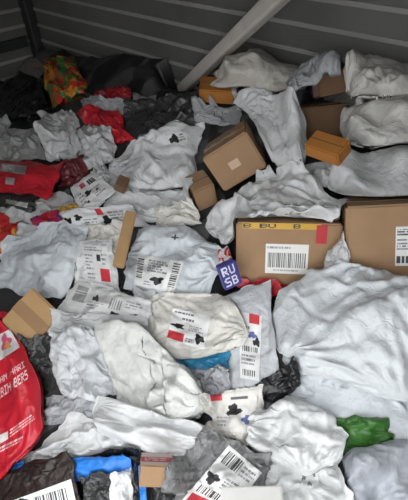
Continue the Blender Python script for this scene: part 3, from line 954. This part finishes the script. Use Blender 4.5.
o = bag(M, 'large flat grey mailer with a narrow waybill in the centre', 'mailer', [(212, 300), (270, 280), (282, 388), (228, 395)], .025, poly((.52, .54, .56)), lift=.03, flex=.2, wr=.35, ragged=.12)
A = Art(36, 76); A.blob(.6, .32, .18, .05, 3, (.10, .12, .35)); A.rect(.45, .0, .9, .14, RED); A.blob(.80, .42, .16, .06, 4); A.lines(.1, .2, .5, .3, 2, 5); A.bars(.15, .5, .85, .58, 6); A.lines(.1, .62, .9, .8, 3, 7); A.bars(.15, .86, .85, .95, 9)
sticker(o, [(239, 311), (262, 316), (259, 381), (240, 378)], A)
bag(M, 'teal-blue mailer showing under the cream labelled mailer', 'mailer', [(144, 346), (230, 348), (230, 380), (150, 378)], .02, m_blue)
bag(M, 'silvery crinkled film parcel below the teal-blue mailer', 'parcel', [(176, 372), (228, 366), (236, 398), (184, 404)], .03, m_silver, lift=.01, wr=1.8)
o = bag(M, 'narrow translucent mailer end beside the cream labelled mailer', 'mailer', [(134, 290), (158, 292), (152, 328), (136, 324)], .03, m_pale, wr=1.4)
o = bag(M, 'plump cream mailer with white waybill in the centre', 'mailer', [(146, 302), (168, 294), (222, 292), (242, 316), (244, 345), (205, 356), (162, 356), (148, 330)], .06, m_cream, lift=.02, wr=.7, ragged=.4)
A = Art(62, 56); A.lines(.08, .05, .95, .16, 1, 3, (.12, .12, .12)); A.lines(.3, .22, .6, .34, 1, 4, (.1, .1, .1)); A.blob(.22, .52, .16, .08, 5); A.lines(.5, .4, .92, .6, 3, 6); A.rect(.0, .72, .42, .98, RED); A.blob(.82, .74, .12, .13, 8); A.lines(.48, .8, .7, .95, 2, 9)
sticker(o, [(173, 308), (211, 316), (204, 350), (167, 338)], A)
blue = carton('printed_packet', 'small blue packet with white printing beside the large carton', (.082, .886, 1.015), (-.497, -.132, .454), (.062, .03, .087), plain('blue_print', (.05, .05, .26), .4), 'packet', .003, seam=False, settle=True)
A = Art(24, 32, (.05, .05, .27)); A.text(.08, .08, .92, .44, 'RU', (.75, .75, .78)); A.text(.08, .54, .92, .92, 'SB', (.75, .75, .78)); face_label(blue, 'front', .03, .03, .97, .97, A, 'print')
o = bag(M, 'newsprint-like white mailer with grey blocks and black marks', 'mailer', [(78, 276), (152, 300), (148, 324), (56, 312)], .03, m_white, lift=.015, flex=.3, wr=.5)
A = Art(100, 46, (.70, .70, .69)); A.bars(.05, .15, .2, .7, 3, False, (.3, .3, .3)); A.blob(.33, .42, .04, .1, 4); A.bars(.52, .3, .68, .7, 5, True, (.3, .3, .3)); A.lines(.25, .55, .5, .85, 3, 6); A.lines(.72, .2, .95, .6, 3, 7); A.blob(.62, .88, .06, .08, 8); A.blob(.86, .84, .06, .08, 9)
sticker(o, [(77, 280), (148, 302), (145, 321), (62, 310)], A)
carton('cardboard_box', 'flat square tan carton at left above the red carrier bag', (-.706, .985, .650), (.50, .338, -.627), (.178, .182, .02), kraft_l, bev=.006, tape=tape_b, seam=False, settle=True)
bag(M, 'glossy black crumpled film between tan carton and white mailers', 'parcel', [(26, 344), (58, 334), (64, 398), (34, 400)], .03, m_dark, wr=2.0)
bag(M, 'grey film parcel with a red corner, left of the white pile', 'parcel', [(48, 398), (100, 392), (110, 420), (44, 426)], .04, m_silver)
bag(M, 'pale translucent mailer below the newsprint-like one', 'mailer', [(56, 310), (150, 320), (146, 346), (54, 336)], .03, m_pale)
bag(M, 'white mailer folded double, left of the largest centre mailer', 'mailer', [(48, 334), (74, 326), (98, 334), (112, 368), (120, 394), (92, 398), (64, 396), (54, 364)], .06, poly((.62, .64, .655)), lift=.01, wr=1.2)
bag(M, 'white mailer stretched from the red carrier bag to the roll', 'mailer', [(72, 414), (150, 428), (140, 460), (16, 466)], .05, m_white, wr=1.1)
bag(M, 'rounded off-white mailer at the centre left, smooth and full', 'mailer', [(97, 325), (148, 336), (186, 370), (208, 399), (194, 423), (158, 429), (121, 407), (108, 364)], .08, poly((.67, .68, .65)), lift=.045, wr=.8)
bag(M, 'rolled white mailer below the rounded off-white one', 'mailer', [(102, 398), (154, 412), (204, 424), (217, 442), (190, 465), (148, 454), (98, 432), (94, 414)], .09, poly((.70, .71, .71)), lift=.05, wr=.6, ragged=.4)

# ================================================================== bottom right
bag(M, 'bright green parcel glimpsed between the right-hand mailers', 'parcel', [(334, 416), (388, 416), (396, 452), (338, 452)], .04, m_green)
bag(SK, 'large steel-grey sack in the bottom right corner', 'sack', [(344, 470), (360, 446), (426, 440), (440, 476), (430, 530), (390, 535), (366, 530), (350, 500)], .10, m_steel, wr=.7, lift=.02)
bag(M, 'black film parcel right of the flat grey mailer', 'parcel', [(258, 384), (296, 356), (304, 382), (270, 406)], .03, m_black, wr=1.5)
o = bag(M, 'cream mailer with red sticker and black blots, lower centre', 'mailer', [(204, 394), (264, 386), (258, 446), (210, 436)], .03, m_cream, lift=.005)
A = Art(50, 44, (.72, .70, .66)); A.rect(.02, .02, .26, .18, RED); A.blob(.5, .45, .15, .14, 3); A.rect(.45, .12, .8, .18, (.1, .1, .1)); A.blob(.8, .68, .1, .12, 5, (.12, .16, .35)); A.lines(.1, .6, .5, .9, 3, 6)
sticker(o, [(209, 395), (258, 390), (254, 434), (214, 430)], A)
o = bag(M, 'white mailer with black scribbles running off the bottom edge', 'mailer', [(252, 450), (336, 462), (372, 525), (262, 525)], .07, m_white)
A = Art(16, 20, WHITE); A.blob(.2, .3, .12, .2, 3, (.15, .15, .16)); A.blob(.45, .75, .12, .12, 4, (.15, .15, .16)); A.blob(.8, .2, .1, .25, 5, (.15, .15, .16)); sticker(o, [(299, 472), (316, 468), (320, 486), (303, 490)], A, 'printed_mark')
bag(M, 'bulging white mailer beside the green parcel', 'mailer', [(256, 412), (281, 402), (316, 404), (343, 430), (341, 462), (300, 472), (258, 452), (250, 430)], .10, m_white, lift=.01, wr=1.3)

# ================================================================== bottom left and centre
bag(M, 'black film parcel edge below the stretched white mailer', 'parcel', [(-16, 466), (140, 450), (152, 480), (-16, 490)], .02, m_black)
bag(M, 'short blue parcel end below the red carrier bag', 'parcel', [(-16, 470), (26, 462), (24, 484), (-16, 490)], .02, m_vblue, flex=.3)
bag(M, 'bright blue flat parcel near the bottom, right of the black labelled one', 'parcel', [(70, 459), (128, 454), (132, 478), (74, 482)], .02, m_vblue, flex=.2, wr=.3, lift=.01)
bag(M, 'crumpled dark film below the little red-topped carton', 'parcel', [(140, 484), (196, 468), (196, 525), (148, 525)], .03, m_dark, wr=1.8)
bag(M, 'charcoal mailer at the bottom under the bright blue parcel', 'mailer', [(82, 477), (118, 472), (122, 520), (84, 520)], .03, m_dark)
bag(M, 'white mailer end at the bottom beside the charcoal one', 'mailer', [(112, 473), (134, 469), (142, 522), (112, 522)], .03, m_white)
o = bag(M, 'slim black parcel with a blue stripe at the bottom', 'parcel', [(132, 458), (150, 454), (152, 525), (138, 525)], .03, m_black, lift=.01)
A = Art(6, 30, (.03, .22, .72)); sticker(o, [(138, 466), (144, 464), (148, 515), (141, 515)], A, 'printed_stripe', .002, 'blue stripe')
o = bag(M, 'dark brown-black mailer with white barcode slip in the bottom left corner', 'mailer', [(-16, 482), (70, 451), (88, 525), (-16, 530)], .03, poly((.028, .018, .016), .42, .3), lift=.02, flex=.2, wr=.5)
A = Art(64, 40); A.bars(.35, .15, .9, .6, 3); A.lines(.35, .7, .9, .9, 2, 5); A.blob(.06, .22, .14, .2, 6); sticker(o, [(14, 500), (71, 479), (80, 520), (20, 525)], A)
rb = carton('cardboard_box', 'little brown carton with a red and white band near the bottom', (-.144, .411, .668), (-.818, .189, .031), (.086, .08, .056), kraft, bev=.003, seam=False, settle=True)
A = Art(30, 20, (.62, .52, .50)); A.rect(0, .35, 1, .75, (.50, .05, .06)); A.lines(.1, .4, .9, .7, 2, 4, (.5, .3, .3)); face_label(rb, 'top', .0, .1, 1, 1, A, 'printed_band')
o = bag(M, 'translucent grey mailer with large tilted waybill, bottom centre', 'mailer', [(202, 426), (270, 458), (252, 525), (172, 515)], .04, poly((.20, .20, .20), .22, .6), lift=.01, wr=1.4, flex=.4)
A = Art(60, 80); A.bars(.1, .06, .55, .26, 3); A.lines(.6, .08, .95, .3, 3, 5); A.blob(.20, .52, .14, .09, 6); A.lines(.45, .4, .95, .62, 4, 7); A.bars(.1, .68, .6, .8, 8); A.rect(.08, .84, .6, .98, RED)
sticker(o, [(229, 445), (262, 473), (226, 518), (182, 500)], A)
carton('white_box', 'flat white carton cut off by the bottom edge', (.122, .275, .80), (-.05, -.167, -.028), (.153, .097, .03), paperw, 'box', .004, seam=False, settle=True)

# ================================================================== the red carrier bag
o = bag('carrier_bag', 'bright red carrier bag with white lettering and round emblem at left', 'bag', [(-44, 320), (-14, 312), (11, 315), (31, 362), (44, 424), (12, 466), (-40, 516), (-44, 410)], .08, poly((.62, .022, .04), .35, .12), lift=.03, wr=.5, ragged=.25)
RB_, WT = (.62, .022, .04), (.74, .72, .71)
A = Art(50, 30, WT); A.blob(.62, .42, .20, .30, 3, (.62, .10, .22)); A.blob(.64, .60, .12, .16, 4, (.75, .32, .10)); A.lines(.02, .3, .35, .9, 4, 5, (.3, .3, .3))
sticker(o, [(-8, 338), (10, 329), (20, 347), (-8, 366)], A, 'printed_panel', .002, 'white panel with round emblem')
A = Art(66, 11, RB_); A.text(.0, .1, 1, .95, 'ADIKAN HARI', (.78, .62, .62)); sticker(o, [(-14, 386), (24, 360), (26, 367), (-14, 394)], A, 'lettering', .002)
A = Art(60, 11, RB_); A.text(.0, .05, 1, .98, 'LEBIH BERS', (.80, .66, .66)); sticker(o, [(-6, 393), (27, 369), (29, 378), (-6, 403)], A, 'lettering', .002)
A = Art(12, 12, WT); sticker(o, [(-2, 436), (8, 431), (8, 439), (-2, 445)], A, 'printed_panel', .002)
A = Art(60, 14, RB_); A.lines(.0, .1, 1, .95, 3, 7, (.75, .45, .45)); sticker(o, [(10, 428), (36, 410), (37, 419), (10, 439)], A, 'lettering', .002)
A = Art(60, 10, RB_); A.lines(.0, .1, 1, .95, 2, 9, (.75, .45, .45)); sticker(o, [(-4, 448), (26, 434), (22, 442), (-4, 456)], A, 'lettering', .002)

# ================================================================== outer edge of the heap, past the frame
edge_rng = np.random.default_rng(3)
spots = [(470, y) for y in (120, 190, 330, 420)] + [(540, y) for y in (170, 260, 350)] + [(-75, y) for y in (150, 205, 270, 350, 430)] + [(-150, 230), (-160, 320)] + [(x, 575) for x in (20, 110, 200, 290, 385)] + [(x, 650) for x in (60, 170, 280)]
seen = {}
for n_, (x, y) in enumerate(spots):
    cen = on_heap(x, y, 0.0)
    s_, t_ = to_st(cen[0], cen[1])
    if s_ > 3.05 or t_ > 1.9 or s_ < .7: continue
    side_ = 'right' if x > 408 else 'left' if x < 0 else 'near'
    tone = ['white', 'blue-white', 'pale grey', 'cream'][n_ % 4]
    seen[side_] = seen.get(side_, 0) + 1
    rank = ['first', 'second', 'third', 'fourth', 'fifth', 'sixth', 'seventh', 'eighth'][seen[side_] - 1]
    w_, h_ = edge_rng.uniform(30, 40), edge_rng.uniform(26, 38)
    t_ = edge_rng.uniform(-.4, .4)
    q = [(x + sx * w_ * math.cos(t_) - sy * h_ * math.sin(t_), y + sx * w_ * math.sin(t_) + sy * h_ * math.cos(t_)) for sx, sy in ((-1, -1), (1, -1), (1, 1), (-1, 1))]
    bag(M, f'plain {tone} mailer along the {side_} edge of the heap, {rank} in line', 'mailer', q, .06, [m_white, m_cool, m_pale, m_cream][n_ % 4], group='mailers at the outer edge of the heap')

# ================================================================== buried layers, kept below everything that lies on them
hp = gz * 0
Pm = np.stack([PX, PY, gz], -1)
a, b, h = ab(Pm)
low = sample(grow(np.minimum(HLOW, 1.0), 9, np.minimum), a, b)
hn = np.minimum(h, low - .004)
Pm = Pm + (hn - h)[..., None] * NRM
_wall[0] = .015
Pm = inside(Pm)
Pm[..., 2] = np.maximum(Pm[..., 2], .004)
heap = link_mesh('buried_parcels', Pm.reshape(-1, 3), fs, heap_m, smooth=True)
tag(heap, 'buried layers of crumpled plastic parcels under the heap, coloured dark as shaded gaps', 'parcels', kind='stuff')
